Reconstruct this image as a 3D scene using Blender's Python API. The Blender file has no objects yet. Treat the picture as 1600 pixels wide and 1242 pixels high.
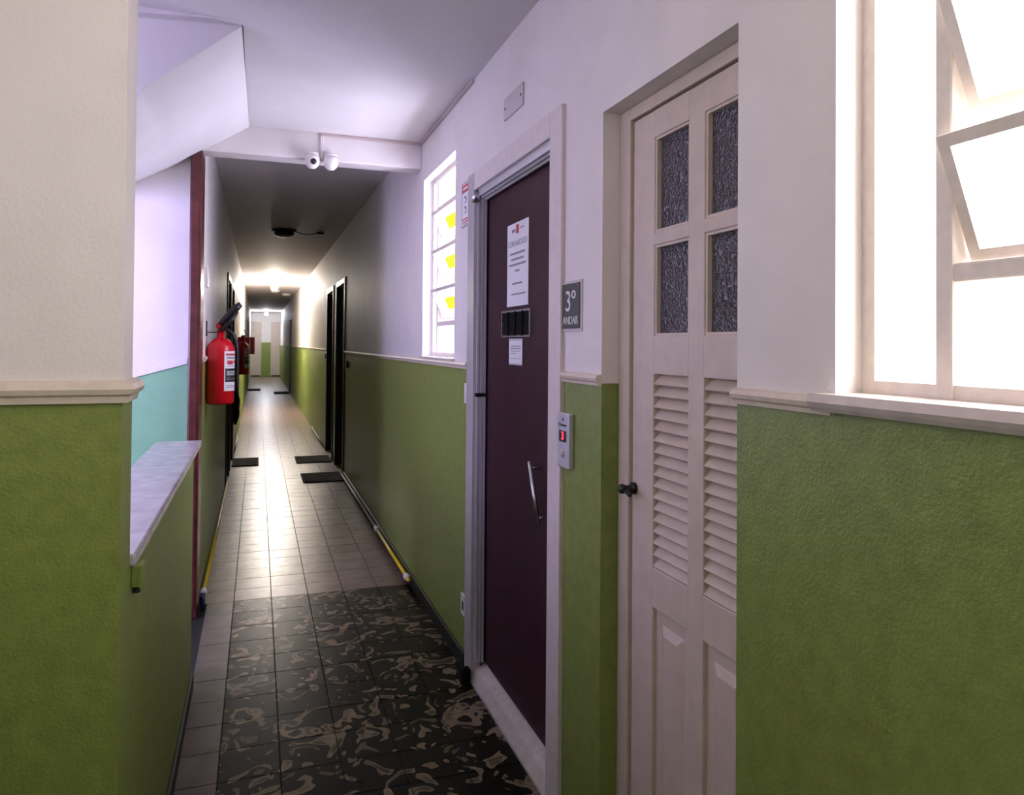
import bpy, bmesh, math, random
from mathutils import Vector, Matrix
random.seed(7)
S = bpy.context.scene
C = S.collection
# ------------------------------------------------------------------ camera
F = 1150.0; H = 1.45
psi, pit, rol = math.radians(19.0388), math.radians(0.8), math.radians(0.45)
fw = Vector((math.sin(psi)*math.cos(pit), math.cos(psi)*math.cos(pit), math.sin(pit)))
R0 = Vector((math.cos(psi), -math.sin(psi), 0)); U0 = R0.cross(fw)
RR = R0*math.cos(rol) + U0*math.sin(rol); UU = -R0*math.sin(rol) + U0*math.cos(rol)
cd = bpy.data.cameras.new('camera'); cam = bpy.data.objects.new('camera', cd); C.objects.link(cam)
m = Matrix.Identity(4)
for i in range(3):
    m[i][0] = RR[i]; m[i][1] = UU[i]; m[i][2] = -fw[i]
m[0][3], m[1][3], m[2][3] = 0, 0, H
cam.matrix_world = m
cd.sensor_width = 36; cd.lens = F/1600*36; cd.shift_y = -0.06184; cd.clip_start = 0.05
S.camera = cam
# ------------------------------------------------------------------ light
w = bpy.data.worlds.new('sky'); S.world = w; w.use_nodes = True
w.node_tree.nodes['Background'].inputs[0].default_value = (1.0, 0.98, 0.97, 1)
w.node_tree.nodes['Background'].inputs[1].default_value = 2.2
S.view_settings.view_transform = 'Standard'; S.view_settings.look = 'None'
S.view_settings.gamma = 1; S.view_settings.use_curve_mapping = False
S.view_settings.exposure = 0.55
def area(name, loc, rot, sx, sy, power, col):
    d = bpy.data.lights.new(name, 'AREA'); d.shape = 'RECTANGLE'; d.size = sx; d.size_y = sy
    d.energy = power; d.color = col
    o = bpy.data.objects.new(name, d); C.objects.link(o); o.location = loc; o.rotation_euler = rot
    return o
# daylight entering through three windows, plus added lobby fill (lights stand outside the openings)
area('daylight_near_window', (1.32, 0.62, 1.95), (0, math.pi/2, 0), 1.3, 0.9, 38, (1.0, 0.93, 0.90))
area('daylight_small_window', (1.32, 3.79, 1.9), (0, math.pi/2, 0), 1.1, 0.85, 48, (0.72, 0.70, 1.0))
area('lobby_fill', (-1.22, 0.05, 1.75), (0, -math.pi/2, 0), 1.1, 1.1, 4.5, (1.0, 0.91, 0.92))  # fill for the upper right wall, from an added unseen window
area('daylight_stair_window', (-2.6, 1.42, 1.6), (math.pi/2, 0, 0), 1.15, 1.0, 270, (0.56, 0.51, 1.0))

# ------------------------------------------------------------------ materials
def newmat(name):
    mt = bpy.data.materials.new(name); mt.use_nodes = True
    nt = mt.node_tree; return mt, nt, nt.nodes['Principled BSDF']
def plain(name, col, rough=0.5, metal=0.0, spec=0.5, noise=0.0, nscale=30, bump=0.0, bscale=200):
    mt, nt, b = newmat(name)
    b.inputs['Base Color'].default_value = (*col, 1); b.inputs['Roughness'].default_value = rough
    b.inputs['Metallic'].default_value = metal; b.inputs['Specular IOR Level'].default_value = spec
    g = nt.nodes.new('ShaderNodeNewGeometry')
    if noise:
        n = nt.nodes.new('ShaderNodeTexNoise'); n.inputs['Scale'].default_value = nscale; n.inputs['Detail'].default_value = 6
        nt.links.new(g.outputs['Position'], n.inputs['Vector'])
        r = nt.nodes.new('ShaderNodeValToRGB')
        r.color_ramp.elements[0].position = .3; r.color_ramp.elements[1].position = .7
        r.color_ramp.elements[0].color = (*[c*(1-noise) for c in col], 1)
        r.color_ramp.elements[1].color = (*[min(1, c*(1+noise*.6)) for c in col], 1)
        nt.links.new(n.outputs['Fac'], r.inputs['Fac']); nt.links.new(r.outputs['Color'], b.inputs['Base Color'])
    if bump:
        n2 = nt.nodes.new('ShaderNodeTexNoise'); n2.inputs['Scale'].default_value = bscale; n2.inputs['Detail'].default_value = 3
        nt.links.new(g.outputs['Position'], n2.inputs['Vector'])
        bp = nt.nodes.new('ShaderNodeBump'); bp.inputs['Strength'].default_value = bump; bp.inputs['Distance'].default_value = .004
        nt.links.new(n2.outputs['Fac'], bp.inputs['Height']); nt.links.new(bp.outputs['Normal'], b.inputs['Normal'])
    return mt
def emit(name, col, st):
    mt, nt, b = newmat(name)
    b.inputs['Base Color'].default_value = (*col, 1)
    b.inputs['Emission Color'].default_value = (*col, 1); b.inputs['Emission Strength'].default_value = st
    return mt
M = {}
M['white'] = plain('white_wall_paint', (.78, .73, .71), .6, noise=.05, nscale=5, bump=.25, bscale=120)
M['ceil'] = plain('ceiling_paint', (.74, .70, .70), .7, noise=.04, nscale=4, bump=.15, bscale=90)
M['green'] = plain('green_dado_paint', (.215, .275, .062), .42, noise=.14, nscale=26, bump=.45, bscale=150)
M['green_bluelit'] = plain('green_dado_blue_lit', (.21, .45, .27), .45, noise=.06, nscale=18, bump=.3, bscale=150)  # green dado with the bluish stairwell daylight mixed into its colour
M['cream'] = plain('cream_trim_paint', (.72, .62, .52), .4, noise=.08, nscale=40)
M['doorcream'] = plain('cream_door_paint', (.60, .50, .42), .38, noise=.07, nscale=22)
M['wood'] = plain('dark_red_wood', (.10, .022, .020), .3, noise=.4, nscale=18)
M['maroon'] = plain('maroon_laminate', (.040, .008, .017), .45, spec=.25, noise=.35, nscale=14)
M['black'] = plain('black_plastic', (.012, .012, .013), .4)
M['rubber'] = plain('black_rubber', (.01, .01, .01), .8, spec=.1, noise=.3, nscale=90)
M['brownmat'] = plain('brown_coir', (.07, .05, .02), .9, noise=.4, nscale=120)
M['darkwood'] = plain('dark_door_wood', (.014, .010, .009), .5, noise=.3, nscale=20)
M['marble'] = plain('grey_marble', (.50, .47, .49), .22, noise=.22, nscale=14)
M['sill'] = plain('sill_stone', (.66, .58, .54), .35, noise=.12, nscale=25)
M['metal'] = plain('brushed_steel', (.55, .55, .57), .28, 1.0)
M['rail'] = plain('pale_aluminium', (.62, .60, .63), .35, .35)
M['panel'] = plain('pale_steel_panel', (.60, .58, .66), .35, .4)
M['greymetal'] = plain('painted_grey_frame', (.50, .47, .47), .4, .2, noise=.08)
M['winframe'] = plain('window_frame_paint', (.74, .66, .60), .4, noise=.08, nscale=50)
M['red'] = plain('extinguisher_red', (.62, .006, .016), .25, noise=.08)
M['redsign'] = plain('sign_red', (.6, .03, .06), .5)
M['paper'] = plain('white_paper', (.82, .82, .84), .6, noise=.03)
M['ink'] = plain('grey_ink', (.30, .28, .33), .7)
M['darkink'] = plain('dark_ink', (.05, .05, .06), .7)
M['charcoal'] = plain('charcoal_sign', (.045, .05, .045), .4)
M['yellow'] = plain('yellow_pipe_paint', (.72, .55, .02), .4, noise=.1)
M['blue'] = plain('blue_pipe', (.03, .05, .2), .4)
M['pvc'] = plain('white_pvc', (.75, .70, .68), .4)
M['conduit'] = plain('pinkish_conduit', (.55, .45, .42), .45)
M['baseb'] = plain('dark_baseboard', (.010, .009, .008), .5)
M['grout'] = plain('floor_grout', (.012, .010, .008), .8)
M['liftframe'] = plain('lift_frame_paint', (.70, .62, .60), .45, noise=.06)
M['lampopal'] = emit('opal_lamp_warm', (1.0, .91, .80), 900)
M['lampcool'] = emit('opal_lamp_cool', (.86, .90, 1.0), 300)
M['reddigit'] = emit('red_led', (1.0, .02, .04), 4)
M['plate'] = plain('cover_plate', (.58, .52, .54), .45)
M['bag'] = plain('black_fabric', (.008, .008, .008), .85, noise=.3, nscale=60)
def mk_pane():
    mt = bpy.data.materials.new('clear_pane'); mt.use_nodes = True; nt = mt.node_tree
    for n in list(nt.nodes): nt.nodes.remove(n)
    o = nt.nodes.new('ShaderNodeOutputMaterial'); mx = nt.nodes.new('ShaderNodeMixShader'); mx.inputs[0].default_value = .08
    t = nt.nodes.new('ShaderNodeBsdfTransparent'); t.inputs[0].default_value = (.97, .97, .97, 1)
    g = nt.nodes.new('ShaderNodeBsdfGlossy'); g.inputs['Roughness'].default_value = .08
    nt.links.new(t.outputs[0], mx.inputs[1]); nt.links.new(g.outputs[0], mx.inputs[2]); nt.links.new(mx.outputs[0], o.inputs[0])
    return mt
M['pane'] = mk_pane()
def mk_hammered():
    mt, nt, b = newmat('hammered_glass')
    b.inputs['Base Color'].default_value = (.055, .045, .06, 1); b.inputs['Roughness'].default_value = .12
    b.inputs['Specular IOR Level'].default_value = .9
    g = nt.nodes.new('ShaderNodeNewGeometry'); v = nt.nodes.new('ShaderNodeTexVoronoi'); v.inputs['Scale'].default_value = 150; v.feature = 'SMOOTH_F1'
    nt.links.new(g.outputs['Position'], v.inputs['Vector'])
    bp = nt.nodes.new('ShaderNodeBump'); bp.inputs['Strength'].default_value = 1.0; bp.inputs['Distance'].default_value = .006
    nt.links.new(v.outputs['Distance'], bp.inputs['Height']); nt.links.new(bp.outputs['Normal'], b.inputs['Normal'])
    return mt
M['hammered'] = mk_hammered()
def mk_tile(name, base, fleck, patterned):
    mt, nt, b = newmat(name)
    b.inputs['Specular IOR Level'].default_value = .12 if patterned else .6
    g = nt.nodes.new('ShaderNodeNewGeometry'); oi = nt.nodes.new('ShaderNodeObjectInfo')
    n = nt.nodes.new('ShaderNodeTexNoise'); n.inputs['Scale'].default_value = 9.5 if patterned else 9
    n.inputs['Detail'].default_value = 1.2; n.inputs['Distortion'].default_value = 1.35 if patterned else .5
    nt.links.new(g.outputs['Position'], n.inputs['Vector'])
    r = nt.nodes.new('ShaderNodeValToRGB'); e = r.color_ramp.elements
    if patterned:
        e[0].position = .335; e[0].color = (*[c*.5 for c in fleck], 1)
        e[1].position = .345; e[1].color = (*[c*.4 for c in base], 1)
        for ps, cc in ((.42, base), (.585, [c*.4 for c in base]), (.593, fleck), (.65, [c*.8 for c in fleck]), (.70, [c*.35 for c in fleck]), (.74, [c*.2 for c in fleck])):
            x = e.new(ps); x.color = (*cc, 1)
    else:
        e[0].position = .3; e[0].color = (*[c*.75 for c in base], 1); e[1].position = .75; e[1].color = (*fleck, 1)
    nt.links.new(n.outputs['Fac'], r.inputs['Fac'])
    hs = nt.nodes.new('ShaderNodeHueSaturation'); ma = nt.nodes.new('ShaderNodeMath'); ma.operation = 'MULTIPLY_ADD'
    ma.inputs[1].default_value = .35; ma.inputs[2].default_value = .82
    nt.links.new(oi.outputs['Random'], ma.inputs[0]); nt.links.new(ma.outputs[0], hs.inputs['Value'])
    nt.links.new(r.outputs['Color'], hs.inputs['Color']); nt.links.new(hs.outputs['Color'], b.inputs['Base Color'])
    n2 = nt.nodes.new('ShaderNodeTexNoise'); n2.inputs['Scale'].default_value = 22; n2.inputs['Detail'].default_value = 4
    nt.links.new(g.outputs['Position'], n2.inputs['Vector'])
    mr = nt.nodes.new('ShaderNodeMapRange'); mr.inputs[3].default_value = .22; mr.inputs[4].default_value = .42
    nt.links.new(n2.outputs['Fac'], mr.inputs[0]); nt.links.new(mr.outputs[0], b.inputs['Roughness'])
    return mt
M['tilepat'] = mk_tile('patterned_cement_tile', (.011, .007, .0045), (.25, .19, .12), True)
M['tileplain'] = mk_tile('plain_brown_tile', (.17, .115, .085), (.23, .16, .12), False)
M['tileborder'] = mk_tile('plain_border_tile', (.085, .064, .056), (.13, .098, .086), False)

# ------------------------------------------------------------------ mesh helpers
class MB:
    def __init__(s): s.bm = bmesh.new(); s.mi = 0
    def face(s, pts):
        vs = [s.bm.verts.new(p) for p in pts]; f = s.bm.faces.new(vs); f.material_index = s.mi; return f
    def box(s, x0, x1, y0, y1, z0, z1, bev=0.0):
        t = bmesh.new(); r = bmesh.ops.create_cube(t, size=1)
        for v in t.verts:
            v.co = Vector(((x0+x1)/2+v.co.x*(x1-x0), (y0+y1)/2+v.co.y*(y1-y0), (z0+z1)/2+v.co.z*(z1-z0)))
        if bev > 0:
            bmesh.ops.bevel(t, geom=t.edges[:], offset=bev, segments=2, affect='EDGES', profile=.5)
        s.merge(t); return s
    def merge(s, t, mat=None):
        if mat is not None: t.transform(mat)
        for f in t.faces: f.material_index = s.mi
        me = bpy.data.meshes.new('t'); t.to_mesh(me); t.free(); s.bm.from_mesh(me); bpy.data.meshes.remove(me)
    def lathe(s, prof, c=(0, 0, 0), axis='Z', seg=28):
        t = bmesh.new(); rings = []
        for r, z in prof:
            rings.append([t.verts.new((max(r, 1e-4)*math.cos(2*math.pi*i/seg), max(r, 1e-4)*math.sin(2*math.pi*i/seg), z)) for i in range(seg)])
        for a, b in zip(rings, rings[1:]):
            for i in range(seg): t.faces.new((a[i], a[(i+1) % seg], b[(i+1) % seg], b[i]))
        t.faces.new(rings[0][::-1]); t.faces.new(rings[-1])
        for f in t.faces: f.smooth = True
        q = Matrix.Identity(4)
        if axis == 'X': q = Matrix.Rotation(math.pi/2, 4, 'Y')
        if axis == 'Y': q = Matrix.Rotation(-math.pi/2, 4, 'X')
        s.merge(t, Matrix.Translation(c) @ q); return s
    def tube(s, pts, r, seg=10):
        pts = [Vector(p) for p in pts]; t = bmesh.new(); rings = []
        rs = r if isinstance(r, (list, tuple)) else [r]*len(pts)
        for i, p in enumerate(pts):
            d = (pts[min(i+1, len(pts)-1)] - pts[max(i-1, 0)]).normalized()
            up = Vector((0, 0, 1)) if abs(d.z) < .9 else Vector((1, 0, 0))
            a = d.cross(up).normalized(); b = d.cross(a)
            rings.append([t.verts.new(p + rs[i]*(a*math.cos(2*math.pi*k/seg) + b*math.sin(2*math.pi*k/seg))) for k in range(seg)])
        for a, b in zip(rings, rings[1:]):
            for k in range(seg): t.faces.new((a[k], a[(k+1) % seg], b[(k+1) % seg], b[k]))
        t.faces.new(rings[0][::-1]); t.faces.new(rings[-1])
        for f in t.faces: f.smooth = True
        bmesh.ops.recalc_face_normals(t, faces=t.faces[:])
        s.merge(t); return s
    def prism(s, poly, axis, a0, a1):
        """poly: 2D outline; axis the extrusion axis; remaining axes in xyz order"""
        def P(u, v, a):
            return {'X': (a, u, v), 'Y': (u, a, v), 'Z': (u, v, a)}[axis]
        t = bmesh.new(); A = [t.verts.new(P(u, v, a0)) for u, v in poly]; B = [t.verts.new(P(u, v, a1)) for u, v in poly]
        n = len(poly); t.faces.new(A); t.faces.new(B[::-1])
        for i in range(n): t.faces.new((A[i], B[i], B[(i+1) % n], A[(i+1) % n]))
        bmesh.ops.recalc_face_normals(t, faces=t.faces[:]); s.merge(t); return s
    def build(s, name, mats, parent=None, recalc=False):
        if recalc: bmesh.ops.recalc_face_normals(s.bm, faces=s.bm.faces[:])
        me = bpy.data.meshes.new(name); s.bm.to_mesh(me); s.bm.free()
        for k in (mats if isinstance(mats, (list, tuple)) else [mats]): me.materials.append(M[k])
        o = bpy.data.objects.new(name, me); C.objects.link(o)
        if parent: o.parent = parent; o.matrix_parent_inverse = Matrix.Translation(-parent.location)
        return o
def tag(o, label=None, cat=None, group=None, kind=None):
    if label: o['label'] = label
    if cat: o['category'] = cat
    if group: o['group'] = group
    if kind: o['kind'] = kind
    return o
def empty(name, loc, label=None, cat=None, group=None, kind=None):
    o = bpy.data.objects.new(name, None); o.empty_display_size = .1; C.objects.link(o); o.location = loc
    return tag(o, label, cat, group, kind)
def text(name, body, size, mat, parent, loc, rot, ext=.0006, sx=1.0):
    cu = bpy.data.curves.new(name, 'FONT'); cu.body = body; cu.size = size; cu.align_x = 'CENTER'; cu.align_y = 'CENTER'
    cu.extrude = ext
    t = bpy.data.objects.new('tmp', cu); C.objects.link(t); bpy.context.view_layer.update()
    me = bpy.data.meshes.new_from_object(t.evaluated_get(bpy.context.evaluated_depsgraph_get()))
    bpy.data.objects.remove(t)
    me.name = name; me.materials.clear(); me.materials.append(M[mat])
    mm = Matrix.Translation(loc) @ rot.to_4x4() @ Matrix.Diagonal((sx, 1, 1, 1))
    me.transform(mm)
    o = bpy.data.objects.new(name, me); C.objects.link(o); o.parent = parent; o.matrix_parent_inverse = Matrix.Translation(-parent.location)
    return o
# text on the right wall: local x -> -Y (reads left to right from inside), local y -> Z, normal -> -X
ROT_R = Matrix(((0, 0, -1), (-1, 0, 0), (0, 1, 0)))

W = .89; XL = -.29; DZ = 1.345; CE = 2.62; CE2 = 2.70; YB = 4.22; YE = 33.0; TH = .17
def wall(name, axis, p0, p1, a0, a1, z0, z1, holes, label, mats=('white', 'green'), dado=DZ, cat='wall'):
    """axis 'X': wall between x=p0..p1 running along Y from a0..a1; axis 'Y' swaps. holes: (a0,a1,z0,z1)"""
    As = sorted({a0, a1, *[h[0] for h in holes], *[h[1] for h in holes]}); Zs = sorted({z0, z1, dado, *[h[2] for h in holes], *[h[3] for h in holes]})
    As = [a for a in As if a0 <= a <= a1]; Zs = [z for z in Zs if z0 <= z <= z1]
    b = MB()
    def hole(i, j):
        if i < 0 or j < 0 or i >= len(As)-1 or j >= len(Zs)-1: return True
        ca = (As[i]+As[i+1])/2; cz = (Zs[j]+Zs[j+1])/2
        return any(h[0] < ca < h[1] and h[2] < cz < h[3] for h in holes)
    def P(p, a, z): return (p, a, z) if axis == 'X' else (a, p, z)
    for i in range(len(As)-1):
        for j in range(len(Zs)-1):
            if hole(i, j): continue
            A, B, z, Z = As[i], As[i+1], Zs[j], Zs[j+1]
            b.mi = 1 if Z <= dado+1e-6 else 0
            b.face([P(p0, A, z), P(p0, B, z), P(p0, B, Z), P(p0, A, Z)]); b.face([P(p1, A, z), P(p1, A, Z), P(p1, B, Z), P(p1, B, z)])
            if hole(i-1, j): b.face([P(p0, A, z), P(p0, A, Z), P(p1, A, Z), P(p1, A, z)])
            if hole(i+1, j): b.face([P(p0, B, z), P(p1, B, z), P(p1, B, Z), P(p0, B, Z)])
            if hole(i, j-1): b.face([P(p0, A, z), P(p1, A, z), P(p1, B, z), P(p0, B, z)])
            if hole(i, j+1): b.face([P(p0, A, Z), P(p0, B, Z), P(p1, B, Z), P(p1, A, Z)])
    bmesh.ops.remove_doubles(b.bm, verts=b.bm.verts[:], dist=1e-5)
    return tag(b.build(name, mats, recalc=True), label, cat, kind='structure')

# ------------------------------------------------------------------ shell
NW = (.22, .962, 1.37, 2.45); LD = (1.222, 1.825, 0, 2.09); EL = (2.13, 3.08, 0, 2.16); SW = (3.43, 4.15, 1.378, 2.385)
RD1 = (8.14, 8.98, 0, 2.13); RD2 = (9.42, 10.22, 0, 2.13); RD3 = (21.6, 22.4, 0, 2.13)
LD1 = (7.80, 8.60, 0, 2.10); LD2 = (8.95, 9.75, 0, 2.10); LD3 = (23.5, 24.3, 0, 2.10)
wall('wall_right', 'X', W, W+TH, -1.7, YE, -.05, 2.8, [NW, LD, EL, SW, RD1, RD2, RD3], 'long right-hand wall, white above a green dado, with windows and lift')
wall('wall_left', 'X', XL-.12, XL, YB+.19, YE, -.05, 2.8, [LD1, LD2, LD3], 'left wall of the long corridor behind the red extinguishers')
wall('wall_pillar', 'Y', 1.615, 1.735, -3.4, -.25, -1.8, 2.8, [(-3.1, -2.1, 1.12, 2.06)], 'near wall end at the left edge, cream-white over green dado')
wall('wall_lobby_left', 'X', -1.07, -.95, -1.7, 1.615, -.05, 2.8, [(-.45, .55, 1.37, 2.3)], 'lobby side wall behind the camera to the left')
wall('wall_back', 'Y', -1.82, -1.7, -1.07, W+TH, -.05, 2.8, [], 'lobby wall behind the camera')
wall('wall_end', 'Y', YE, YE+.12, -.6, 1.3, -.05, 2.8, [(-.30, .14, 0, 2.33), (.52, .93, 0, 2.33)], 'far end wall of the corridor between two cream doors', dado=1.45)
b = MB()   # parapet
b.box(-.405, -.25, 1.735, 3.37, -1.8, .972)
tag(b.build('wall_parapet', 'green'), 'low green parapet wall beside the stairwell', 'wall', kind='structure')
# stairwell back wall: dado slopes down with the stair
b = MB(); y = YB+.03
def dz(x): return 1.336 + (x+.347)*.285
xs = [-3.3, -.33]
b.mi = 1; b.face([(xs[0], y, -1.8), (xs[1], y, -1.8), (xs[1], y, dz(xs[1])), (xs[0], y, dz(xs[0]))])
b.mi = 0; b.face([(xs[0], y, dz(xs[0])), (xs[1], y, dz(xs[1])), (xs[1], y, 2.8), (xs[0], y, 2.8)])
b.mi = 0; b.box(xs[0], xs[1], y+.001, y+.12, -1.8, 2.8)
tag(b.build('wall_stairwell_back', ('white', 'green_bluelit')), 'stairwell wall behind the parapet with sloping dado line', 'wall', kind='structure')
wall('wall_stairwell_left', 'X', -3.42, -3.3, 1.615, YB+.15, -1.8, 2.8, [], 'outer stairwell wall, left of the parapet')
b = MB(); n = 6
for i in range(n):
    b.box(-.405-.27*(i+1), -.405-.27*i, 2.9, YB+.03, -1.8, -.17*(i+1)+.0)
b.box(-3.3, -.405-.27*n, 1.735, YB+.03, -1.8, -.17*n-.02); b.box(-.405-.27*n, -.405, 1.735, 2.9, -1.8, -1.5)
tag(b.build('stair_flight_down', 'marble'), 'stone stair descending to the left behind the parapet', 'stairs', kind='structure')
# ceilings
b = MB()
b.box(-.065, W+TH, -1.82, YB, CE, CE+.15); b.box(-3.4, -.065, -1.82, 2.88, CE, CE+.15)
b.box(XL-.13, W+TH, YB+.12, YE+.1, CE2-.0, CE2+.1)
b.box(-.42, W+TH, YB, YB+.125, CE2-.05, CE2+.1)
tag(b.build('ceiling', 'ceil'), 'flat white ceiling of lobby and corridor', 'ceiling', kind='structure')
b = MB(); b.box(XL-.06, W, YB, YB+.13, 2.468, CE+.05, .006)
tag(b.build('trim_1', 'white'), 'white ceiling beam across the corridor mouth carrying two dome cameras', 'beam', kind='structure')
# stair flight overhead: ruled soffit + side stringer
near = [(-.07, 2.617), (-.395, 2.348), (-.47, 2.20), (-.60, 2.12), (-3.3, 2.12)]
far = [(-.058, 2.617), (-.42, 2.385), (-.60, 2.285), (-.90, 2.16), (-3.3, 2.12)]
b = MB(); nn, mm_ = 8, 14; G = []
for i in range(len(near)-1):
    for k in range(nn if i < len(near)-2 else nn+1):
        t_ = k/nn; A = [near[i][q]+(near[i+1][q]-near[i][q])*t_ for q in (0, 1)]; B = [far[i][q]+(far[i+1][q]-far[i][q])*t_ for q in (0, 1)]
        G.append([b.bm.verts.new((A[0]+(B[0]-A[0])*j/mm_, 2.885+(YB+.03-2.885)*j/mm_, A[1]+(B[1]-A[1])*j/mm_)) for j in range(mm_+1)])
for p, q in zip(G, G[1:]):
    for j in range(mm_): b.bm.faces.new((p[j], q[j], q[j+1], p[j+1])).smooth = True
ns_ = [b.bm.verts.new((x, 2.885, z)) for x, z in near]; tv = [b.bm.verts.new((x, 2.885, 2.75)) for x, z in near]
for i in range(len(near)-1): b.bm.faces.new((ns_[i], tv[i], tv[i+1], ns_[i+1]))
tf = [b.bm.verts.new((x, YB+.03, 2.75)) for x, z in near]
for i in range(len(near)-1): b.bm.faces.new((tv[i], tf[i], tf[i+1], tv[i+1]))
tag(b.build('ceiling_stair_soffit', 'ceil', recalc=True), 'sloping white underside of the stair flight at upper left', 'stairs', kind='structure')
b = MB(); b.prism([(-2.5, 2.45), (-2.5, 2.6199), (-.10, 2.6199)], 'Y', 2.84, 2.884)
tag(b.build('trim_2', 'ceil'), 'thin wedge-shaped plaster fillet along the stair opening in ceiling', 'trim', kind='structure')

# ------------------------------------------------------------------ floor: slab + tiles
b = MB(); b.box(-1.82, W+TH, -1.82, 1.735, -.15, -.0055); b.box(-.41, W+TH, 1.735, YE+.1, -.15, -.0055)
fl = tag(b.build('floor', 'grout'), 'tiled floor running from the patterned lobby down the corridor', 'floor', kind='structure')
cols = [-.11+.2*i for i in range(6)]      # joint lines
def tile_mesh(wd, ln, mat):
    t = MB(); t.box(-wd/2+.0013, wd/2-.0013, -ln/2+.0013, ln/2-.0013, -.012, 0)
    bmesh.ops.bevel(t.bm, geom=[e for e in t.bm.edges if all(v.co.z > -.001 for v in e.verts)], offset=.0012, segments=1, affect='EDGES')
    me = bpy.data.meshes.new('tile'); t.bm.to_mesh(me); t.bm.free(); me.materials.append(M[mat]); return me
tm_pat = tile_mesh(.2, .2, 'tilepat'); tm_pl = tile_mesh(.2, .2, 'tileplain')
tm_b1 = tile_mesh(.14, .2, 'tileborder'); tm_b2 = tile_mesh(.18, .2, 'tileplain')
def tile(me, x, yy):
    o = bpy.data.objects.new('tile', me); C.objects.link(o); o.parent = fl
    o.location = (x, yy, random.uniform(-.0006, .0003)); o.rotation_euler = (random.uniform(-.0015, .0015), random.uniform(-.0015, .0015), 0)
Y0 = 1.82
rows = 33
for r in range(rows):
    yy = Y0+.2*r+.1; lob = yy < 4.4
    for c in range(5): tile(tm_pat if lob else tm_pl, cols[c]+.1, yy)
    if lob: tile(tm_b1, -.18, yy)
    else: tile(tm_b2, -.20, yy)
b = MB()
for r in range(-18, 0):
    for c in range(-8, 5):
        x = -.11+.2*c; yy = Y0+.2*r
        if x < -.3 and yy+.2 > 1.61: continue
        if x < -.2 and yy+.2 > 1.62: continue
        b.box(x+.0013, x+.1987, yy+.0013, yy+.1987, -.012, 0)
o = b.build('near_tiles', 'tilepat', fl); tag(o, kind='stuff')
b = MB(); yy = Y0+.2*rows
while yy < YE-.2:
    for c in range(5): b.box(cols[c]+.0013, cols[c]+.1987, yy+.0013, yy+.1987, -.012, 0)
    b.box(-.29+.0013, -.11-.0013, yy+.0013, yy+.1987, -.012, 0)
    yy += .2
o = b.build('distant_tiles', 'tileplain', fl); tag(o, kind='stuff')

# ------------------------------------------------------------------ dado mouldings and baseboards
PR = [(0, 1.338), (.008, 1.338), (.010, 1.346), (.016, 1.350), (.019, 1.358), (.016, 1.366), (.006, 1.369), (0, 1.369)]
def rail_right(k, y0, y1, label):
    b = MB(); b.prism([(W-u, v) for u, v in PR], 'Y', y0, y1)
    tag(b.build('trim_%d' % k, 'cream'), label, 'trim', kind='structure')
rail_right(3, .965, 1.222, 'cream dado rail between louvred door and near window')
rail_right(4, 1.825, 2.085, 'cream dado rail between lift and louvred door')
rail_right(5, 3.165, 8.06, 'cream dado rail under the small window')
rail_right(6, 10.3, 21.5, 'cream dado rail along the far right corridor wall')
b = MB(); b.prism([(XL+u*.8, v) for u, v in PR], 'Y', YB+.2, 7.72)
tag(b.build('trim_7', 'cream'), 'cream dado rail behind the nearest extinguisher', 'trim', kind='structure')
# pillar rail: larger, wraps the corner
PB = [(0, 1.330), (.010, 1.330), (.013, 1.343), (.020, 1.347), (.024, 1.357), (.020, 1.368), (.008, 1.374), (0, 1.374)]
b = MB(); t = bmesh.new(); rg = []
for (cx, cy, dx, dy) in ((-1.7, 1.615, 0, -1), (-.25, 1.615, 1, -1), (-.25, 1.735, 1, 0)):
    rg.append([t.verts.new((cx+dx*u, cy+dy*u, v)) for u, v in PB])
for A, B in zip(rg, rg[1:]):
    for i in range(len(PB)): t.faces.new((A[i], A[(i+1) % len(PB)], B[(i+1) % len(PB)], B[i]))
t.faces.new(rg[-1]); t.faces.new(rg[0][::-1]); bmesh.ops.recalc_face_normals(t, faces=t.faces[:]); b.merge(t)
tag(b.build('trim_8', 'cream'), 'thick cream dado rail wrapping the near left wall end', 'trim', kind='structure')
# sloping rail in stairwell
b = MB(); y = YB+.03
b.face([(-2.5, y-.012, dz(-2.5)), (-.352, y-.012, dz(-.352)), (-.352, y-.012, dz(-.352)+.028), (-2.5, y-.012, dz(-2.5)+.028)])
b.face([(-2.5, y-.012, dz(-2.5)), (-2.5, y, dz(-2.5)), (-.352, y, dz(-.352)), (-.352, y-.012, dz(-.352))])
b.face([(-2.5, y-.012, dz(-2.5)+.028), (-.352, y-.012, dz(-.352)+.028), (-.352, y, dz(-.352)+.028), (-2.5, y, dz(-2.5)+.028)])
b.face([(-2.5, y-.012, dz(-2.5)), (-2.5, y-.012, dz(-2.5)+.028), (-2.5, y, dz(-2.5)+.028), (-2.5, y, dz(-2.5))])
b.face([(-.352, y-.012, dz(-.352)), (-.352, y, dz(-.352)), (-.352, y, dz(-.352)+.028), (-.352, y-.012, dz(-.352)+.028)])
tag(b.build('trim_9', 'white', recalc=True), 'sloping white dado rail on the stairwell wall', 'trim', kind='structure')
def base(name, x0, x1, y0, y1, label, h=.075):
    b = MB(); b.box(x0, x1, y0, y1, 0, h, .003); tag(b.build(name, 'baseb'), label, 'baseboard', kind='structure')
base('baseboard_right', W-.014, W, 3.175, 8.05, 'dark skirting below the small window')
base('baseboard_right_near', W-.014, W, 1.83, 2.08, 'short dark skirting between lift and louvred door')
base('baseboard_left', XL, XL+.012, YB+.2, 7.7, 'dark skirting along the left corridor wall', .04)
base('baseboard_parapet', -.25, -.238, 1.74, 3.37, 'dark skirting at the foot of the green parapet', .06)

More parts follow.
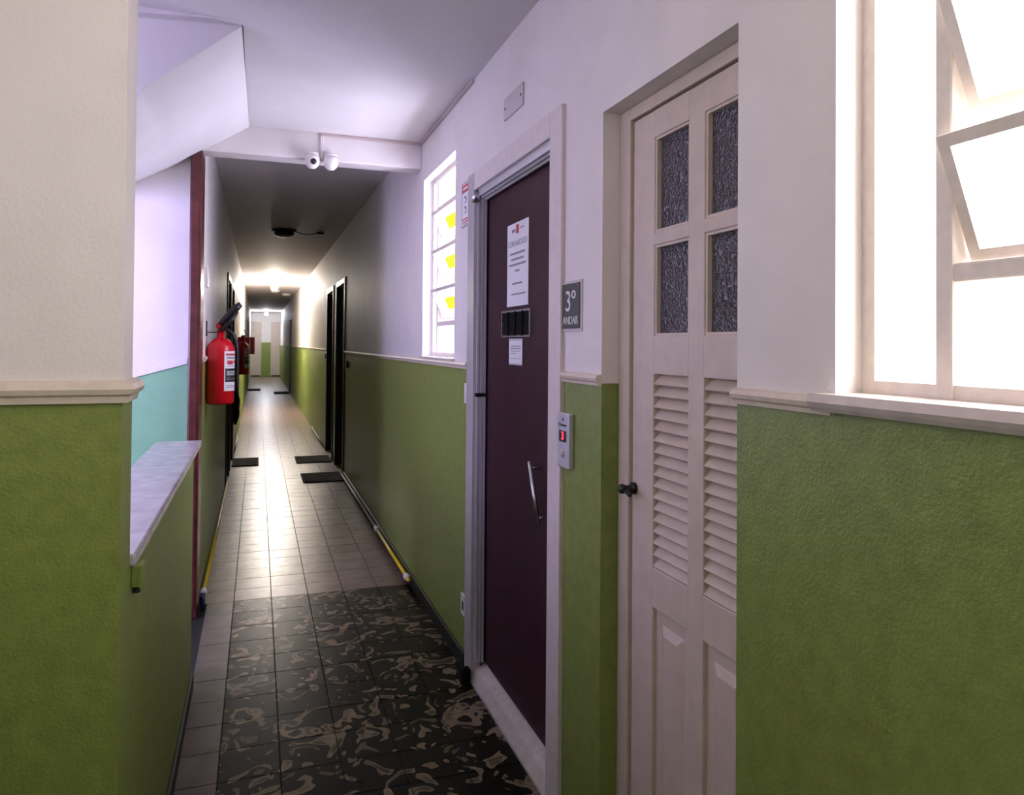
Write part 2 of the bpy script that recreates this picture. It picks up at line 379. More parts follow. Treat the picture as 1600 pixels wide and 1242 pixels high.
# marble cap on parapet and bracket
b = MB(); b.box(-.43, -.238, 1.738, 3.66, .973, 1.0, .006)
tag(b.build('marble_cap', 'marble'), 'grey marble slab capping the low green parapet', 'slab')
b = MB(); b.box(-.2495, -.228, 1.75, 1.80, .925, .972, .003); o = b.build('bracket_block', 'green'); tag(o, 'small green block under the near end of the marble slab', 'bracket')
b = MB(); b.lathe([(.006, 0), (.006, .012), (.003, .016)], (-.248, 1.765, .915), 'X'); b.build('bolt', 'black', o)
# wooden post at the corridor mouth
b = MB(); b.box(-.347, -.288, YB-.012, YB+.195, 0, 2.467, .006)
o = b.build('wooden_post', 'wood'); tag(o, 'dark red-brown wooden post standing at the corridor mouth', 'post')
b = MB(); b.box(-.340, -.300, YB-.018, YB-.010, .05, 2.43, .003); b.build('face_moulding', 'wood', o)

# ------------------------------------------------------------------ windows
def awning_window(name, y0, y1, z0, z1, xf, ymul, trans, label, panes_top, stick=None):
    """frame plane x=xf; y1 is the far jamb; ymul splits the narrow fixed light (far) from the pivoting sashes (near)"""
    root = empty(name, (xf, (y0+y1)/2, z0), label, 'window', kind='structure')
    t = .026; d = .03
    b = MB()
    b.box(xf, xf+d, y0, y1, z0, z0+t); b.box(xf, xf+d, y0, y1, z1-t, z1); b.box(xf, xf+d, y0, y0+t, z0+t, z1-t); b.box(xf, xf+d, y1-t, y1, z0+t, z1-t)
    b.build('window_frame', 'winframe', root)
    b = MB(); b.box(xf-.004, xf+d, ymul-.015, ymul+.015, z0, z1, .004); b.build('mullion', 'winframe', root)
    for z in trans:
        b = MB(); b.box(xf-.002, xf+d, y0, ymul, z-.014, z+.014, .004); b.build('transom', 'winframe', root)
    b = MB(); b.box(xf+.012, xf+.016, ymul+.015, y1-t, z0+t, z1-t); b.build('pane', 'pane', root)
    zs = [z0]+list(trans)+[z1]
    b = MB(); b.box(xf+.012, xf+.016, y0+t, ymul-.015, z0+t, trans[0]-.014); b.build('pane', 'pane', root)
    if panes_top:
        b = MB(); b.box(xf+.012, xf+.016, y0+t, ymul-.015, trans[-1]+.014, z1-t); b.build('pane', 'pane', root)
    return root
def sash(root, xc, zc, ya, yb, hh, ang, sticker=False):
    """pivot sash, top tilted into the room (-X)"""
    b = MB(); t = .016
    for q in ((-t/2, t/2, ya, yb, -hh, -hh+.018), (-t/2, t/2, ya, yb, hh-.018, hh), (-t/2, t/2, ya, ya+.018, -hh+.018, hh-.018), (-t/2, t/2, yb-.018, yb, -hh+.018, hh-.018)):
        b.box(*q)
    R = Matrix.Translation((xc, 0, zc)) @ Matrix.Rotation(-ang, 4, 'Y')
    b.bm.transform(R); s = b.build('sash', 'winframe', root)
    b = MB(); b.box(-.002, .002, ya+.018, yb-.018, -hh+.018, hh-.018); b.bm.transform(R); b.build('pane', 'pane', s)
    if sticker:
        b = MB(); b.box(-.005, -.0025, 3.60, 3.80, -.032, .032); b.bm.transform(R); k = b.build('yellow_sticker', 'sticker', s)
        k['label'] = 'yellow sticker on the pane'
M['sticker'] = plain('yellow_film', (.9, .75, .02), .5)
M['sticker'].node_tree.nodes['Principled BSDF'].inputs['Transmission Weight'].default_value = .6
wn = awning_window('window_1', NW[0], NW[1], NW[2], NW[3], .945, .806, [1.558], 'large near window at right edge with tilted panes', False)
for k in range(4): sash(wn, .947, 1.664+.212*k, NW[0]+.03, .788, .094, math.radians(21.5))
wsm = awning_window('window_2', SW[0], SW[1], SW[2], SW[3], .945, 4.02, [1.56, 2.20], 'small bright window beyond the lift, with tilted panes and yellow stickers', True)
for k in range(3): sash(wsm, .947, 1.665+.213*k, SW[0]+.03, 4.003, .094, math.radians(24), True)
b = MB(); b.box(-3.1, -2.1, 1.65, 1.68, 1.12, 1.16); b.box(-3.1, -2.1, 1.65, 1.68, 2.02, 2.06); b.box(-3.1, -3.06, 1.65, 1.68, 1.16, 2.02); b.box(-2.14, -2.1, 1.65, 1.68, 1.16, 2.02)
ws = b.build('window_3', 'winframe'); tag(ws, 'stairwell window beyond the parapet', 'window', kind='structure')
b = MB(); b.box(-2.61, -2.59, 1.652, 1.678, 1.16, 2.02); b.build('mullion', 'winframe', ws)
b = MB(); b.box(-3.07, -2.13, 1.663, 1.667, 1.14, 2.04); b.build('pane', 'pane', ws)
b = MB(); b.box(-1.02, -.99, -.45, .55, 1.37, 1.41); b.box(-1.02, -.99, -.45, .55, 2.26, 2.30); b.box(-1.02, -.99, -.45, -.41, 1.41, 2.26); b.box(-1.02, -.99, .51, .55, 1.41, 2.26)  # unseen window added to give the lobby fill an opening
wl = b.build('window_fill', 'winframe'); tag(wl, 'unseen lobby side window behind the camera, added for fill light', 'window', kind='structure')
b = MB(); b.box(-1.018, -.992, .035, .065, 1.41, 2.26); b.build('mullion', 'winframe', wl)
b = MB(); b.box(-1.007, -1.003, -.42, .52, 1.40, 2.27); b.build('pane', 'pane', wl)
b = MB(); b.prism([(W-.028, 1.352), (W-.033, 1.360), (W-.028, 1.374), (W+.12, 1.376), (W+.12, 1.345), (W-.022, 1.345)], 'Y', NW[0]-.04, NW[1]+.03)
tag(b.build('window_sill', 'sill'), 'pale stone sill under the large near window', 'sill', kind='structure')
b = MB(); b.prism([(W-.018, 1.368), (W-.018, 1.380), (W+.12, 1.382), (W+.12, 1.366)], 'Y', SW[0]-.02, SW[1]+.02)
tag(b.build('window_sill', 'sill'), 'pale sill under the small window beyond the lift', 'sill', kind='structure')

# ------------------------------------------------------------------ lift door
lift = empty('door_1', (W, 2.6, 0), 'dark maroon lift door in pale frame with notices', 'door', kind='structure')
xd = .935
b = MB(); b.box(W-.014, W+.03, 2.085, 2.185, 0, 2.195, .003); b.build('frame_jamb', 'liftframe', lift)
b = MB(); b.box(W-.014, W+.03, 3.055, 3.155, 0, 2.195, .003); b.build('frame_jamb', 'greymetal', lift)
b = MB(); b.box(W-.014, W+.03, 2.185, 3.055, 2.115, 2.195, .003); b.build('frame_header', 'liftframe', lift)
b = MB()
for i in range(3): b.box(W+.002+.013*i, W+.012+.013*i, 3.042-.006*i, 3.056, .09, 2.105)
b.build('side_rail', 'rail', lift)
b = MB()
for i in range(3): b.box(W+.000+.013*i, W+.010+.013*i, 2.185, 3.05, 2.085-.008*i, 2.116)
b.build('head_rail', 'rail', lift)
b = MB(); b.box(xd, xd+.04, 2.13, 3.075, .09, 2.11); lf = b.build('door_leaf', 'maroon', lift)
b = MB(); b.prism([(W-.012, 0), (W-.012, .012), (W+.01, .055), (xd+.02, .085), (xd+.1, .085), (xd+.1, 0)], 'Y', 2.186, 3.054); b.build('threshold', 'sill', lift)
b = MB(); b.lathe([(.018, 0), (.02, .03), (.014, .05)], (W-.01, 3.045, 2.06), 'Z', 12); b.build('hinge', 'metal', lift)
b = MB(); b.box(W-.006, xd+.002, 3.028, 3.05, 1.225, 1.24); b.build('latch', 'black', lift)
# handle: slanted pull bar with two stand-offs
b = MB(); p0 = Vector((xd-.030, 2.42, 1.04)); p1 = Vector((xd-.030, 2.335, .84)); b.tube([p0, p1], .008)
hd = b.build('pull_handle', 'metal', lift)
b = MB()
for f in (.1, .9):
    q = p0.lerp(p1, f); b.tube([q, (xd+.002, q.y, q.z)], .005)
b.build('stand_off', 'metal', hd)
# vision grille
b = MB(); z0, z1, ya, yb = 1.478, 1.582, 2.49, 2.82
b.box(xd-.008, xd, ya, yb, z0, z0+.007); b.box(xd-.008, xd, ya, yb, z1-.007, z1); b.box(xd-.008, xd, ya, ya+.010, z0+.007, z1-.007); b.box(xd-.008, xd, yb-.010, yb, z0+.007, z1-.007)
vg = b.build('vision_panel_frame', 'metal', lift)
b = MB(); b.box(xd-.004, xd-.001, ya+.012, yb-.012, z0+.009, z1-.009); b.build('vision_glass', 'rubber', vg)
b = MB()
for k in range(1, 4): b.box(xd-.010, xd-.003, ya+.33*k/4-.004, ya+.33*k/4+.004, z0+.004, z1-.004)
for zz in (.33, .66): b.box(xd-.0095, xd-.003, ya+.01, yb-.01, z0+(z1-z0)*zz-.0015, z0+(z1-z0)*zz+.0015)
b.build('grille_bars', 'rubber', vg)
def strips(name, par, x, rowsl, mat):
    b = MB()
    for (ya, yb, z, h) in rowsl: b.box(x-.0008, x, ya, yb, z-h/2, z+h/2)
    return b.build(name, mat, par)
b = MB(); b.box(xd-.003, xd-.0005, 2.525, 2.765, 1.597, 1.918)
nt_ = b.build('notice_paper', 'paper'); tag(nt_, 'long white printed notice taped on the lift door above the grille', 'notice')
text('heading', 'COMUNICADO', .031, 'ink', nt_, (xd-.003, 2.645, 1.838), ROT_R)
strips('crest', nt_, xd-.003, [(2.632, 2.66, 1.892, .034)], 'redsign')
strips('crest_line', nt_, xd-.003, [(2.57, 2.62, 1.892, .004)], 'ink'); strips('crest_line', nt_, xd-.003, [(2.67, 2.71, 1.889, .012)], 'ink')
strips('printed_lines', nt_, xd-.003, [(2.56, 2.73, 1.80, .008), (2.575, 2.715, 1.778, .008), (2.55, 2.74, 1.757, .008), (2.62, 2.67, 1.733, .007), (2.59, 2.70, 1.684, .007), (2.55, 2.71, 1.643, .006)], 'ink')
b = MB(); b.box(xd-.003, xd-.0005, 2.585, 2.735, 1.372, 1.472)
n2 = b.build('notice_paper', 'paper'); tag(n2, 'small white printed card under the black grille of the lift door', 'notice')
strips('printed_lines', n2, xd-.003, [(2.59, 2.73, 1.467, .002), (2.60, 2.715, 1.443, .003), (2.60, 2.715, 1.434, .003), (2.61, 2.715, 1.425, .003), (2.65, 2.715, 1.416, .003), (2.60, 2.715, 1.396, .002), (2.59, 2.73, 1.376, .002)], 'ink')
b = MB(); b.box(W-.06, W-.015, 3.03, 3.075, 0, .07, .012)
tag(b.build('door_stop', 'rubber'), 'black rubber stop at the foot of the lift frame', 'door stop')
# shaft behind lift
b = MB(); b.box(W+TH, W+TH+.05, 2.0, 3.2, -.05, 2.3); tag(b.build('wall_lift_shaft', 'black'), 'dark shaft wall behind the lift door', 'wall', kind='structure')

# ------------------------------------------------------------------ louvred door
xl = .945
lo = empty('door_2', (xl, 1.52, 0), 'cream panelled door with hammered glass panes and louvres', 'door', kind='structure')
b = MB(); b.box(xl-.004, xl+.05, 1.765, 1.824, 0, 2.089, .003); b.build('frame_jamb', 'doorcream', lo)
b = MB(); b.box(xl-.004, xl+.05, 1.223, 1.235, 0, 2.089); b.build('frame_jamb', 'doorcream', lo)
b = MB(); b.box(xl-.004, xl+.05, 1.235, 1.765, 2.055, 2.089, .003); b.build('frame_header', 'doorcream', lo)
yl0, yl1 = 1.165, 1.757; xf = xl+.004; xb = xl+.036
# the leaf runs behind the near wall edge: stiles and rails, each a part
def rail(name, ya, yb, za, zb, par=lo):
    b = MB(); b.box(xf, xb, ya, yb, za, zb, .003); return b.build(name, 'doorcream', par)
b = MB(); b.box(xl+.05, xl+.06, 1.15, 1.83, 0, 2.09); b.build('dark_gap_backing', 'black', lo)
st = [(1.655, 1.757), (1.425, 1.497), (1.236, 1.268)]
rail('stile', 1.648, 1.757, .01, 2.05)
rail('mid_stile', 1.425, 1.490, .01, 2.05)
rail('stile', 1.236, 1.262, .01, 2.05)
bays = [(1.490, 1.648), (1.262, 1.425)]
for ya, yb in bays:
    for za, zb in ((1.98, 2.05), (1.705, 1.737), (1.378, 1.474), (.79, .89), (.01, .12)):
        b = MB(); b.box(xf, xb, ya-.001, yb+.001, za, zb, .002); b.build('rail', 'doorcream', lo)
    for za, zb in ((1.737, 1.98), (1.474, 1.705)):
        b = MB(); b.box(xf+.016, xf+.020, ya, yb, za, zb); p = b.build('pane', 'hammered', lo)
        b = MB(); s_ = .007
        b.box(xf+.004, xf+.016, ya, ya+s_, za+s_, zb-s_); b.box(xf+.004, xf+.016, yb-s_, yb, za+s_, zb-s_); b.box(xf+.004, xf+.016, ya, yb, za, za+s_); b.box(xf+.004, xf+.016, ya, yb, zb-s_, zb)
        b.build('glazing_bead', 'doorcream', p)
    # raised lower panel
    b = MB(); b.box(xf+.012, xb-.004, ya, yb, .12, .79)
    pa = b.build('panel', 'doorcream', lo)
    t = MB(); y0_, y1_ = ya+.028, yb-.028; z0_, z1_ = .15, .755; i = .022
    A = [(xf+.012, y0_, z0_), (xf+.012, y1_, z0_), (xf+.012, y1_, z1_), (xf+.012, y0_, z1_)]; B = [(xf+.003, y0_+i, z0_+i), (xf+.003, y1_-i, z0_+i), (xf+.003, y1_-i, z1_-i), (xf+.003, y0_+i, z1_-i)]
    t.face(B)
    for k in range(4): t.face([A[k], A[(k+1) % 4], B[(k+1) % 4], B[k]])
    t.build('raised_field', 'doorcream', pa, recalc=True)
ns = 17
for ya, yb in bays:
    z0, z1 = .89, 1.378; pt = (z1-z0)/ns
    t = MB(); a = .016
    t.box(-.003, .003, ya, yb, -.0168, .0168); sm = bpy.data.meshes.new('slat')
    t.bm.transform(Matrix.Rotation(math.radians(40), 4, 'Y')); t.bm.to_mesh(sm); t.bm.free(); sm.materials.append(M['doorcream'])
    for k in range(ns):
        o = bpy.data.objects.new('slat', sm); C.objects.link(o); o.parent = lo; o.matrix_parent_inverse = Matrix.Translation(-lo.location)
        o.location = (xf+.014, 0, z0+pt*(k+.5))
b = MB(); b.lathe([(.016, 0), (.016, .008), (.009, .012), (.009, .028), (.013, .034), (.012, .044), (.004, .048)], (xf, 1.742, 1.072), 'X', 16)
b.bm.transform(Matrix.Translation((xf, 0, 0)) @ Matrix.Diagonal((-1, 1, 1, 1)) @ Matrix.Translation((-xf, 0, 0))); bmesh.ops.reverse_faces(b.bm, faces=b.bm.faces[:])
b.tube([(xf-.03, 1.742, 1.072), (xf-.034, 1.725, 1.068), (xf-.034, 1.705, 1.062)], .006)
b.build('door_knob', 'black', lo)

# ------------------------------------------------------------------ corridor doors
def cdoor(name, side, ya, yb, top, label, mat='darkwood'):
    X = W if side > 0 else XL; s = side
    r = empty(name, (X, (ya+yb)/2, 0), label, 'door', kind='structure')
    def bx(d0, d1, y0, y1, z0, z1, nm, mm, bev=.004):
        x0, x1 = sorted((X+s*d0, X+s*d1)); b = MB(); b.box(x0, x1, y0, y1, z0, z1, bev); return b.build(nm, mm, r)
    bx(-.012, .06, ya-.055, ya+.012, 0, top+.05, 'frame_jamb', 'darkwood'); bx(-.012, .06, yb-.012, yb+.055, 0, top+.05, 'frame_jamb', 'darkwood')
    bx(-.012, .06, ya+.012, yb-.012, top-.012, top+.05, 'frame_header', 'cream')
    bx(.07, .105, ya, yb, .005, top, 'door_leaf', mat)
    x0 = X+s*.07; b = MB(); b.lathe([(.02, 0), (.02, .006), (.008, .01), (.008, .04), (.022, .05), (.022, .065), (.01, .072)], (0, 0, 0), 'X', 14)
    b.bm.transform(Matrix.Translation((x0, ya+.09, 1.02)) @ Matrix.Diagonal((-s, 1, 1, 1)))
    b.build('door_knob', 'metal', r); return r
cdoor('door_3', 1, *RD1[:2], 2.12, 'nearer of the two dark doors on the right corridor wall')
cdoor('door_4', 1, *RD2[:2], 2.12, 'farther of the two dark doors on the right corridor wall')
cdoor('door_5', -1, *LD1[:2], 2.09, 'nearer dark door on the left wall behind the extinguisher')
cdoor('door_6', -1, *LD2[:2], 2.09, 'second dark door on the left wall, by the left mat')
cdoor('door_7', 1, *RD3[:2], 2.12, 'distant dark door on the right near the corridor end')
cdoor('door_8', -1, *LD3[:2], 2.09, 'distant dark door on the left near the corridor end')
for k, (xa, xb2, lab) in enumerate(((-.30, .14, 'left cream door on the far end wall'), (.52, .93, 'right cream door on the far end wall'))):
    r = empty('door_%d' % (9+k), ((xa+xb2)/2, YE, 0), lab, 'door', kind='structure')
    b = MB(); b.box(xa+.03, xb2-.03, YE+.02, YE+.06, .06, 2.29); b.build('door_leaf', 'doorcream', r)
    b = MB(); b.box(xa, xa+.03, YE-.01, YE+.07, 0, 2.33); b.build('frame_jamb', 'doorcream', r)
    b = MB(); b.box(xb2-.03, xb2, YE-.01, YE+.07, 0, 2.33); b.build('frame_jamb', 'doorcream', r)
    b = MB(); b.box(xa+.03, xb2-.03, YE-.01, YE+.07, 2.29, 2.33); b.build('frame_header', 'doorcream', r)
    b = MB(); b.box(xa+.03, xb2-.03, YE+.01, YE+.07, 0, .06); b.build('threshold_gap', 'black', r)  # black strip standing in for the shaded gap under the leaf

# ------------------------------------------------------------------ mats
def matt(x0, x1, y0, y1, mat, label):
    b = MB(); b.box(x0, x1, y0, y1, .0005, .012, .004); o = b.build('door_mat', mat); tag(o, label, 'mat', 'door mats in the corridor')
    b = MB(); nr = 9
    for i in range(nr):
        yy = y0+.03+(y1-y0-.06)*i/(nr-1); b.box(x0+.02, x1-.02, yy-.008, yy+.008, .012, .0145)
    b.build('ribs', mat, o)
matt(.46, .875, 7.9, 8.45, 'rubber', 'black door mat before the nearer dark door on the right')
matt(.455, .875, 9.2, 9.73, 'brownmat', 'brown door mat before the farther dark door on the right')
matt(-.275, .025, 9.16, 9.77, 'rubber', 'black door mat before the left corridor door')
matt(-.275, .09, 23.3, 24.3, 'rubber', 'small dark mat on the left near the corridor end')
matt(.45, .875, 21.7, 22.7, 'rubber', 'small dark mat on the right near the corridor end')

# ------------------------------------------------------------------ fire extinguishers
def extinguisher(cx, cy, zb, r, h, label, hose_up):
    e = empty('fire_extinguisher', (cx, cy, zb), label, 'extinguisher', 'fire extinguishers on the left wall')
    b = MB(); b.lathe([(r*.90, 0), (r, .012), (r, h*.80), (r*.96, h*.86), (r*.80, h*.93), (r*.50, h*.985), (r*.28, h), (r*.26, h+.03)], (cx, cy, zb), seg=36)
    body = b.build('cylinder_body', 'red', e)
    b = MB(); b.lathe([(r*.24, h+.025), (r*.24, h+.06), (r*.34, h+.062), (r*.34, h+.085), (r*.2, h+.095)], (cx, cy, zb), seg=18); b.build('valve', 'red', e)
    b = MB(); z = zb+h+.085
    b.prism([(cy-.012, z), (cy-.012, z+.012), (cy+.012, z+.012), (cy+.012, z)], 'X', cx-.01, cx+.05); b.build('carry_handle', 'metal', e)
    # squeeze lever / horn
    b = MB()
    if hose_up:
        b.tube([(cx-.005, cy-.02, z-.005), (cx+.03, cy-.03, z+.035), (cx+.085, cy-.04, z+.095), (cx+.112, cy-.04, z+.117)], [.014, .019, .022, .016], 12)
        b.tube([(cx+.0, cy-.03, z-.045), (cx+.05, cy-.04, z+.005), (cx+.09, cy-.04, z+.075)], [.012, .015, .012], 10)
        b.build('lever_handles', 'black', e)
        b = MB(); pts = []
        for i in range(15):
            a = i/14; pts.append((cx+r*.2+(r*.95)*math.sin(min(1, a*1.6)*math.pi/2), cy+.05+.02*a, z-.03-.36*a*a-.02*a))
        b.tube(pts, .013, 10); b.build('hose', 'black', e)
    else:
        pts = [(cx+.01+.028*math.sin(t*.45), cy, z+.01+.045*math.cos(t*.45+.3)+.03) for t in range(0, 11)]
        b.tube(pts, .006, 8); b.build('carry_loop', 'metal', e)
    # wrapped label facing the corridor
    def wrap(a0, a1, z0, z1, rr, mat, nm, par):
        t = MB(); n = 14
        for i in range(n):
            A = a0+(a1-a0)*i/n; B = a0+(a1-a0)*(i+1)/n
            t.face([(cx+rr*math.cos(A), cy+rr*math.sin(A), z0), (cx+rr*math.cos(B), cy+rr*math.sin(B), z0), (cx+rr*math.cos(B), cy+rr*math.sin(B), z1), (cx+rr*math.cos(A), cy+rr*math.sin(A), z1)])
            for f in t.bm.faces: f.smooth = True
        return t.build(nm, mat, par)
    D = math.radians
    lb = wrap(D(-72), D(12), zb+h*.20, zb+h*.80, r+.0006, 'paper', 'label', body)
    wrap(D(-68), D(10), zb+h*.335, zb+h*.54, r+.0012, 'black', 'label_block', e)
    for (a0, a1, za, zc, mt) in ((-66, 8, .735, .765, 'redsign'), (-62, 2, .685, .715, 'ink'), (-60, -30, .60, .66, 'redsign'), (-25, 2, .62, .66, 'redsign'), (-60, 4, .57, .58, 'ink'), (-62, 4, .49, .50, 'paper'), (-62, 4, .465, .475, 'paper'), (-62, 4, .44, .45, 'paper'), (-62, -5, .39, .397, 'ink'), (-62, 0, .37, .377, 'ink'), (-62, 4, .25, .26, 'ink'), (-62, -8, .275, .285, 'ink')):
        wrap(D(a0), D(a1), zb+h*za, zb+h*zc, r+.0018, mt, 'label_print', e)
    b = MB(); b.box(XL, cx, cy-.008, cy+.008, zb+h+.03, zb+h+.036); b.box(XL, XL+.006, cy-.03, cy+.03, zb+h+.01, zb+h+.10); b.build('wall_bracket', 'black', e)
    return e
extinguisher(-.209, 4.70, 1.085, .079, .39, 'red fire extinguisher with black handles nearest on the left wall', True)
extinguisher(-.195, 10.75, 1.01, .082, .44, 'dark red extinguisher farther along the left corridor wall', False)
b = MB(); b.box(XL, -.045, 12.0, 12.006, 1.27, 1.53, .002); o = b.build('flag_sign', 'redsign'); tag(o, 'small red and white flag sign projecting behind the farther extinguisher', 'sign')
b = MB(); b.box(-.125, -.108, 11.997, 12.0, 1.29, 1.51); b.box(-.06, -.05, 11.997, 12.0, 1.28, 1.52); b.build('white_band', 'paper', o)
# black bag hanging by the left doors
b = MB(); t = bmesh.new(); bmesh.ops.create_uvsphere(t, u_segments=18, v_segments=14, radius=1)
for v in t.verts:
    z = v.co.z; k = 1.0-.25*max(0, z); v.co = Vector((v.co.x*.045*k, v.co.y*.17*k, z*.26))
    v.co.x += .006*math.sin(9*z+4*v.co.y)
for f in t.faces: f.smooth = True
b.merge(t, Matrix.Translation((-.25, 9.9, .67))); o = b.build('hanging_bag', 'bag'); tag(o, 'black bag hanging on the left wall under the extinguishers', 'bag')
b = MB(); b.tube([(-.25, 9.82, .88), (-.275, 9.86, 1.0), (-.283, 9.9, 1.03), (-.275, 9.94, 1.0), (-.25, 9.98, .88)], .006); b.build('strap', 'bag', o)
b = MB(); b.tube([(XL, 9.9, 1.025), (XL+.02, 9.9, 1.025)], .005); b.build('hook', 'metal', o)

# ------------------------------------------------------------------ right wall fittings
b = MB(); b.box(W-.006, W, 2.466, 2.681, 2.308, 2.392, .002); o = b.build('cover_plate', 'plate'); tag(o, 'blank pinkish cover plate high above the lift door', 'plate')
for yy in (2.485, 2.662):
    b = MB(); b.lathe([(.005, 0), (.004, .002)], (W-.008, yy, 2.35), 'X', 10); b.build('screw', 'black', o)
b = MB(); b.box(W-.004, W, 3.170, 3.292, 1.985, 2.187, .001); o = b.build('warning_sign', 'paper'); tag(o, 'narrow warning sign with red header between small window and lift', 'sign')
strips('red_header', o, W-.004, [(3.178, 3.284, 2.160, .035)], 'redsign')
strips('header_print', o, W-.0048, [(3.195, 3.268, 2.160, .012)], 'paper')
b = MB()
for (zc, rr) in ((2.108, .014), (2.062, .014)):
    b.tube([(W-.0045, 3.231+rr*math.cos(a*.42+.5), zc+rr*math.sin(a*.42+.5)) for a in range(0, 12)], .0022, 6)
b.build('pictogram', 'darkink', o)
strips('printed_lines', o, W-.004, [(3.185, 3.278, 2.020, .006), (3.19, 3.272, 2.008, .005), (3.20, 3.265, 1.997, .004)], 'redsign')
strips('border', o, W-.004, [(3.171, 3.174, 2.086, .2), (3.288, 3.291, 2.086, .2), (3.171, 3.291, 1.987, .003), (3.171, 3.291, 2.185, .003)], 'darkink')
b = MB(); b.box(W-.004, W, 1.949, 2.092, 1.490, 1.642, .001); o = b.build('floor_number_sign', 'plate'); tag(o, 'charcoal floor number sign reading 3º ANDAR beside the lift', 'sign')
b = MB(); b.box(W-.007, W-.003, 1.960, 2.088, 1.499, 1.634, .0015); b.build('dark_panel', 'charcoal', o)
text('number', '3º', .088, 'paper', o, (W-.0075, 2.024, 1.578), ROT_R, sx=1.05)
text('word', 'ANDAR', .034, 'paper', o, (W-.0075, 2.024, 1.522), ROT_R, sx=.95)
b = MB(); b.box(W-.018, W, 2.005, 2.095, 1.08, 1.245, .004); o = b.build('lift_call_panel', 'panel'); tag(o, 'steel lift call panel with red digit below the floor number sign', 'panel')
b = MB(); b.box(W-.020, W-.017, 2.024, 2.076, 1.158, 1.192, .001); ds = b.build('display', 'black', o)
text('red_digit', '3', .034, 'reddigit', o, (W-.0205, 2.048, 1.175), ROT_R)
b = MB(); b.lathe([(.013, 0), (.013, .003), (.010, .005)], (W-.022, 2.05, 1.125), 'X', 18); b.build('call_button', 'plate', o)
b = MB(); b.prism([(2.043, 1.222), (2.057, 1.222), (2.05, 1.232)], 'X', W-.0186, W-.0175); b.build('up_arrow', 'darkink', o)
b = MB(); b.tube([(W-.0182, 2.073+.006*math.cos(a*.52), 1.208+.006*math.sin(a*.52)) for a in range(0, 12)], .0012, 6); b.box(W-.0188, W-.0178, 2.025, 2.063, 1.205, 1.211); b.build('maker_mark', 'darkink', o)
b = MB(); b.box(W-.010, W, 3.160, 3.235, .235, .328, .003); o = b.build('wall_socket', 'pvc'); tag(o, 'white wall socket low on the green wall left of the lift', 'socket')
b = MB(); b.box(W-.0115, W-.0095, 3.185, 3.21, .262, .30, .001); b.build('outlet', 'black', o)
b = MB(); b.box(W-.012, W, 3.158, 3.2, 1.185, 1.275, .003); o = b.build('light_switch', 'pvc'); tag(o, 'white light switch on the left edge of the lift frame', 'switch')
b = MB(); b.box(W-.015, W-.0115, 3.170, 3.188, 1.21, 1.25, .001); b.build('rocker', 'pvc', o)
b = MB(); b.box(XL, XL+.012, 4.62, 4.69, 1.77, 1.89, .003); o = b.build('light_switch', 'pvc'); tag(o, 'slim white switch plate above the nearest extinguisher', 'switch')
b = MB(); b.box(XL+.011, XL+.015, 4.645, 4.665, 1.80, 1.86, .001); b.build('rocker', 'pvc', o)
for (yy, zz, lab) in ((7.80, 1.23, 'black doorbell beside the nearer dark right door'), (10.36, 1.27, 'dark doorbell beside the farther dark right door')):
    b = MB(); b.box(W-.022, W, yy-.02, yy+.02, zz-.035, zz+.035, .005); o = b.build('doorbell', 'black'); tag(o, lab, 'doorbell', 'corridor doorbells')
    b = MB(); b.lathe([(.009, 0), (.008, .004)], (W-.026, yy, zz), 'X', 12); b.build('button', 'metal', o)

# ------------------------------------------------------------------ conduits and pipes
b = MB(); b.box(W-.014, W, 3.11, YB-.012, CE-.016, CE-.001, .002)
o = b.build('ceiling_conduit', 'conduit'); tag(o, 'white cable trunking along the top of right wall and beam to the cameras', 'conduit')
b = MB(); b.box(.315, W, YB-.012, YB, CE-.016, CE-.001, .002); b.build('beam_run', 'conduit', o)
b = MB(); b.box(.315, .333, YB-.010, YB, 2.47, CE-.016, .002); b.build('drop_run', 'white', o)
def dome(x, label, lens):
    e = empty('security_camera', (x, YB-.03, 2.44), label, 'camera', 'dome cameras on the beam')
    b = MB(); b.lathe([(.034, .03), (.034, .042), (.025, .045)], (x, YB-.03, 2.455), seg=24); b.build('mount', 'pvc', e)
    b = MB(); b.lathe([(.004, -.046), (.018, -.042), (.032, -.028), (.039, -.008), (.040, .010), (.036, .030)], (x, YB-.03, 2.455), seg=24); b.build('dome', 'pvc', e)
    b = MB(); b.lathe([(.015, 0), (.017, .006), (.017, .02)], (0, 0, 0), 'Y', 16)
    if lens: b.bm.transform(Matrix.Translation((x+.004, YB-.071, 2.445)))
    else: b.bm.transform(Matrix.Translation((x+.012, YB-.050, 2.455)))
    b.build('lens', 'black' if lens else 'pvc', e)
dome(.272, 'left white dome camera with dark lens under the beam', True)
dome(.372, 'right white dome camera turned away under the beam', False)
def pipe(pts, r, mat, label, fits, nm='wall_pipe'):
    b = MB(); b.tube(pts, r); o = b.build(nm, mat); tag(o, label, 'pipe')
    for p in fits:
        b = MB(); b.lathe([(r*1.1, -.028), (r*1.75, -.024), (r*1.75, .024), (r*1.1, .028)], p, 'Y', 14); b.build('fitting', 'pvc', o)
    return o
pipe([(W-.028, 4.33, .05), (W-.028, 5.62, .05)], .011, 'yellow', 'yellow pipe along the foot of the right wall', [(W-.028, 4.40, .05), (W-.028, 5.60, .05)])
pipe([(W-.028, 5.65, .05), (W-.028, 8.02, .05)], .010, 'conduit', 'pinkish pipe at the foot of right wall before the dark doors', [(W-.028, 7.0, .05)])
pipe([(W-.028, 10.32, .05), (W-.028, 12.6, .05)], .010, 'conduit', 'pinkish pipe at the right wall foot beyond the dark doors', [(W-.028, 12.6, .05)])
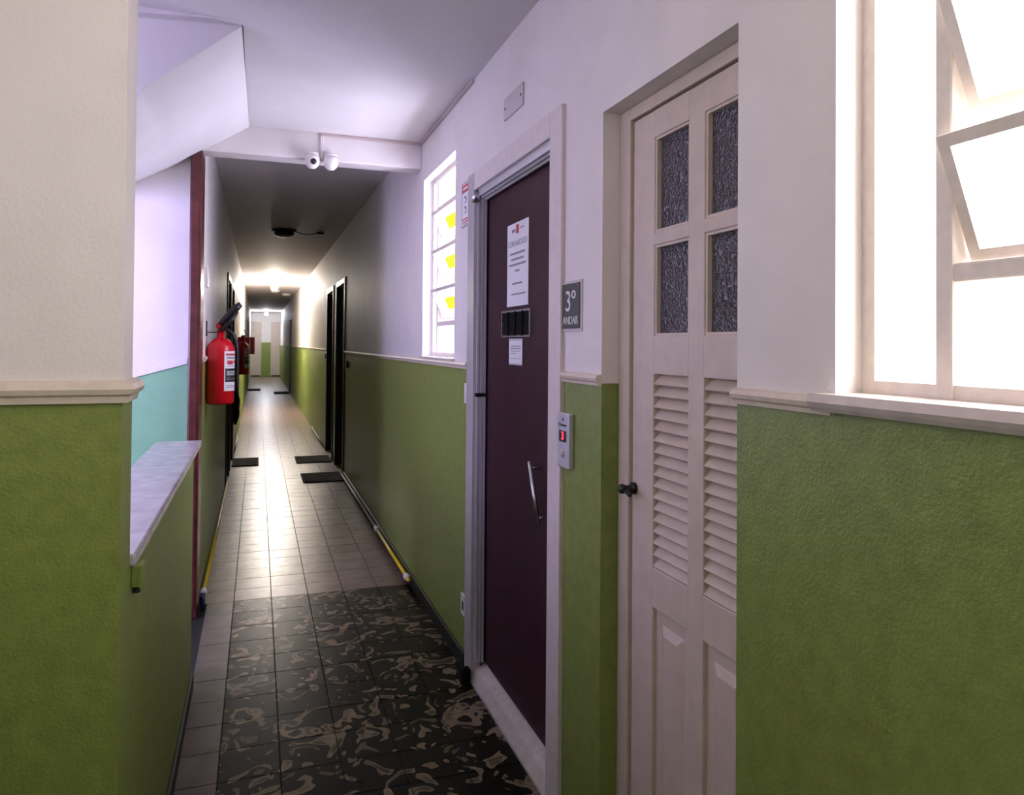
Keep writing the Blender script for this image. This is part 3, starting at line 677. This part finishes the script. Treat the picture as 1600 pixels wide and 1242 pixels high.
pipe([(XL+.026, 4.34, .085), (XL+.026, 7.68, .085)], .011, 'yellow', 'yellow pipe along the foot of the left corridor wall', [(XL+.026, 4.36, .085)])
b = MB(); b.tube([(XL+.026, 4.325, .09), (XL+.026, 4.31, .06), (XL+.026, 4.31, .0)], .012); tag(b.build('pipe_stub', 'blue'), 'short blue pipe stub at the end of the left yellow pipe', 'pipe')
pipe([(XL+.026, 9.85, .085), (XL+.026, 11.6, .085)], .010, 'conduit', 'pinkish pipe at the left wall foot beyond the doors', [(XL+.026, 11.6, .085)])

# ------------------------------------------------------------------ corridor ceiling lamps
e = empty('ceiling_lamp', (.26, 8.5, CE2), 'dark unlit round ceiling lamp over the corridor with loose cable', 'lamp')
b = MB(); b.lathe([(.13, 0), (.135, -.02), (.11, -.03)], (.26, 8.5, CE2), seg=28); b.build('base', 'black', e)
b = MB(); b.lathe([(.105, -.03), (.11, -.05), (.08, -.075), (.03, -.088), (.003, -.09)], (.26, 8.5, CE2), seg=28); b.build('shade', 'black', e)
b = MB(); b.tube([(.37, 8.5, CE2-.012), (.45, 8.52, CE2-.035), (.55, 8.55, CE2-.03), (.63, 8.56, CE2-.01)], .006); b.build('cable', 'black', e)
b = MB(); b.box(.61, .69, 8.52, 8.60, CE2-.03, CE2, .004); b.build('junction_box', 'black', e)
def opal(y, label, mat, n):
    e = empty('ceiling_lamp', (.30, y, CE2), label, 'lamp')
    b = MB(); b.lathe([(.06, 0), (.06, -.02), (.014, -.025), (.014, -.07)], (.30, y, CE2), seg=20); b.build('stem', 'pvc', e)
    b = MB(); b.lathe([(.02, -.065)]+[(.07*math.sin(a), -.13+.065*math.cos(a)) for a in [math.pi*(i+1.5)/14 for i in range(12)]]+[(.008, -.1955)], (.30, y, CE2), seg=24); b.build('globe', mat, e)
opal(15.6, 'lit warm globe lamp midway down the corridor', 'lampopal', 1)
opal(30.6, 'lit cool globe lamp at the corridor end', 'lampcool', 2)
for (x, y, lab) in ((.377, 18.46, 'small white ceiling disc past the lit lamp, left one'), (.666, 19.65, 'small white ceiling disc past the lit lamp, right one')):
    b = MB(); b.lathe([(.11, 0), (.11, -.02), (.08, -.05), (.02, -.06)], (x, y, CE2), seg=20); o = b.build('ceiling_disc', 'pvc'); tag(o, lab, 'lamp')
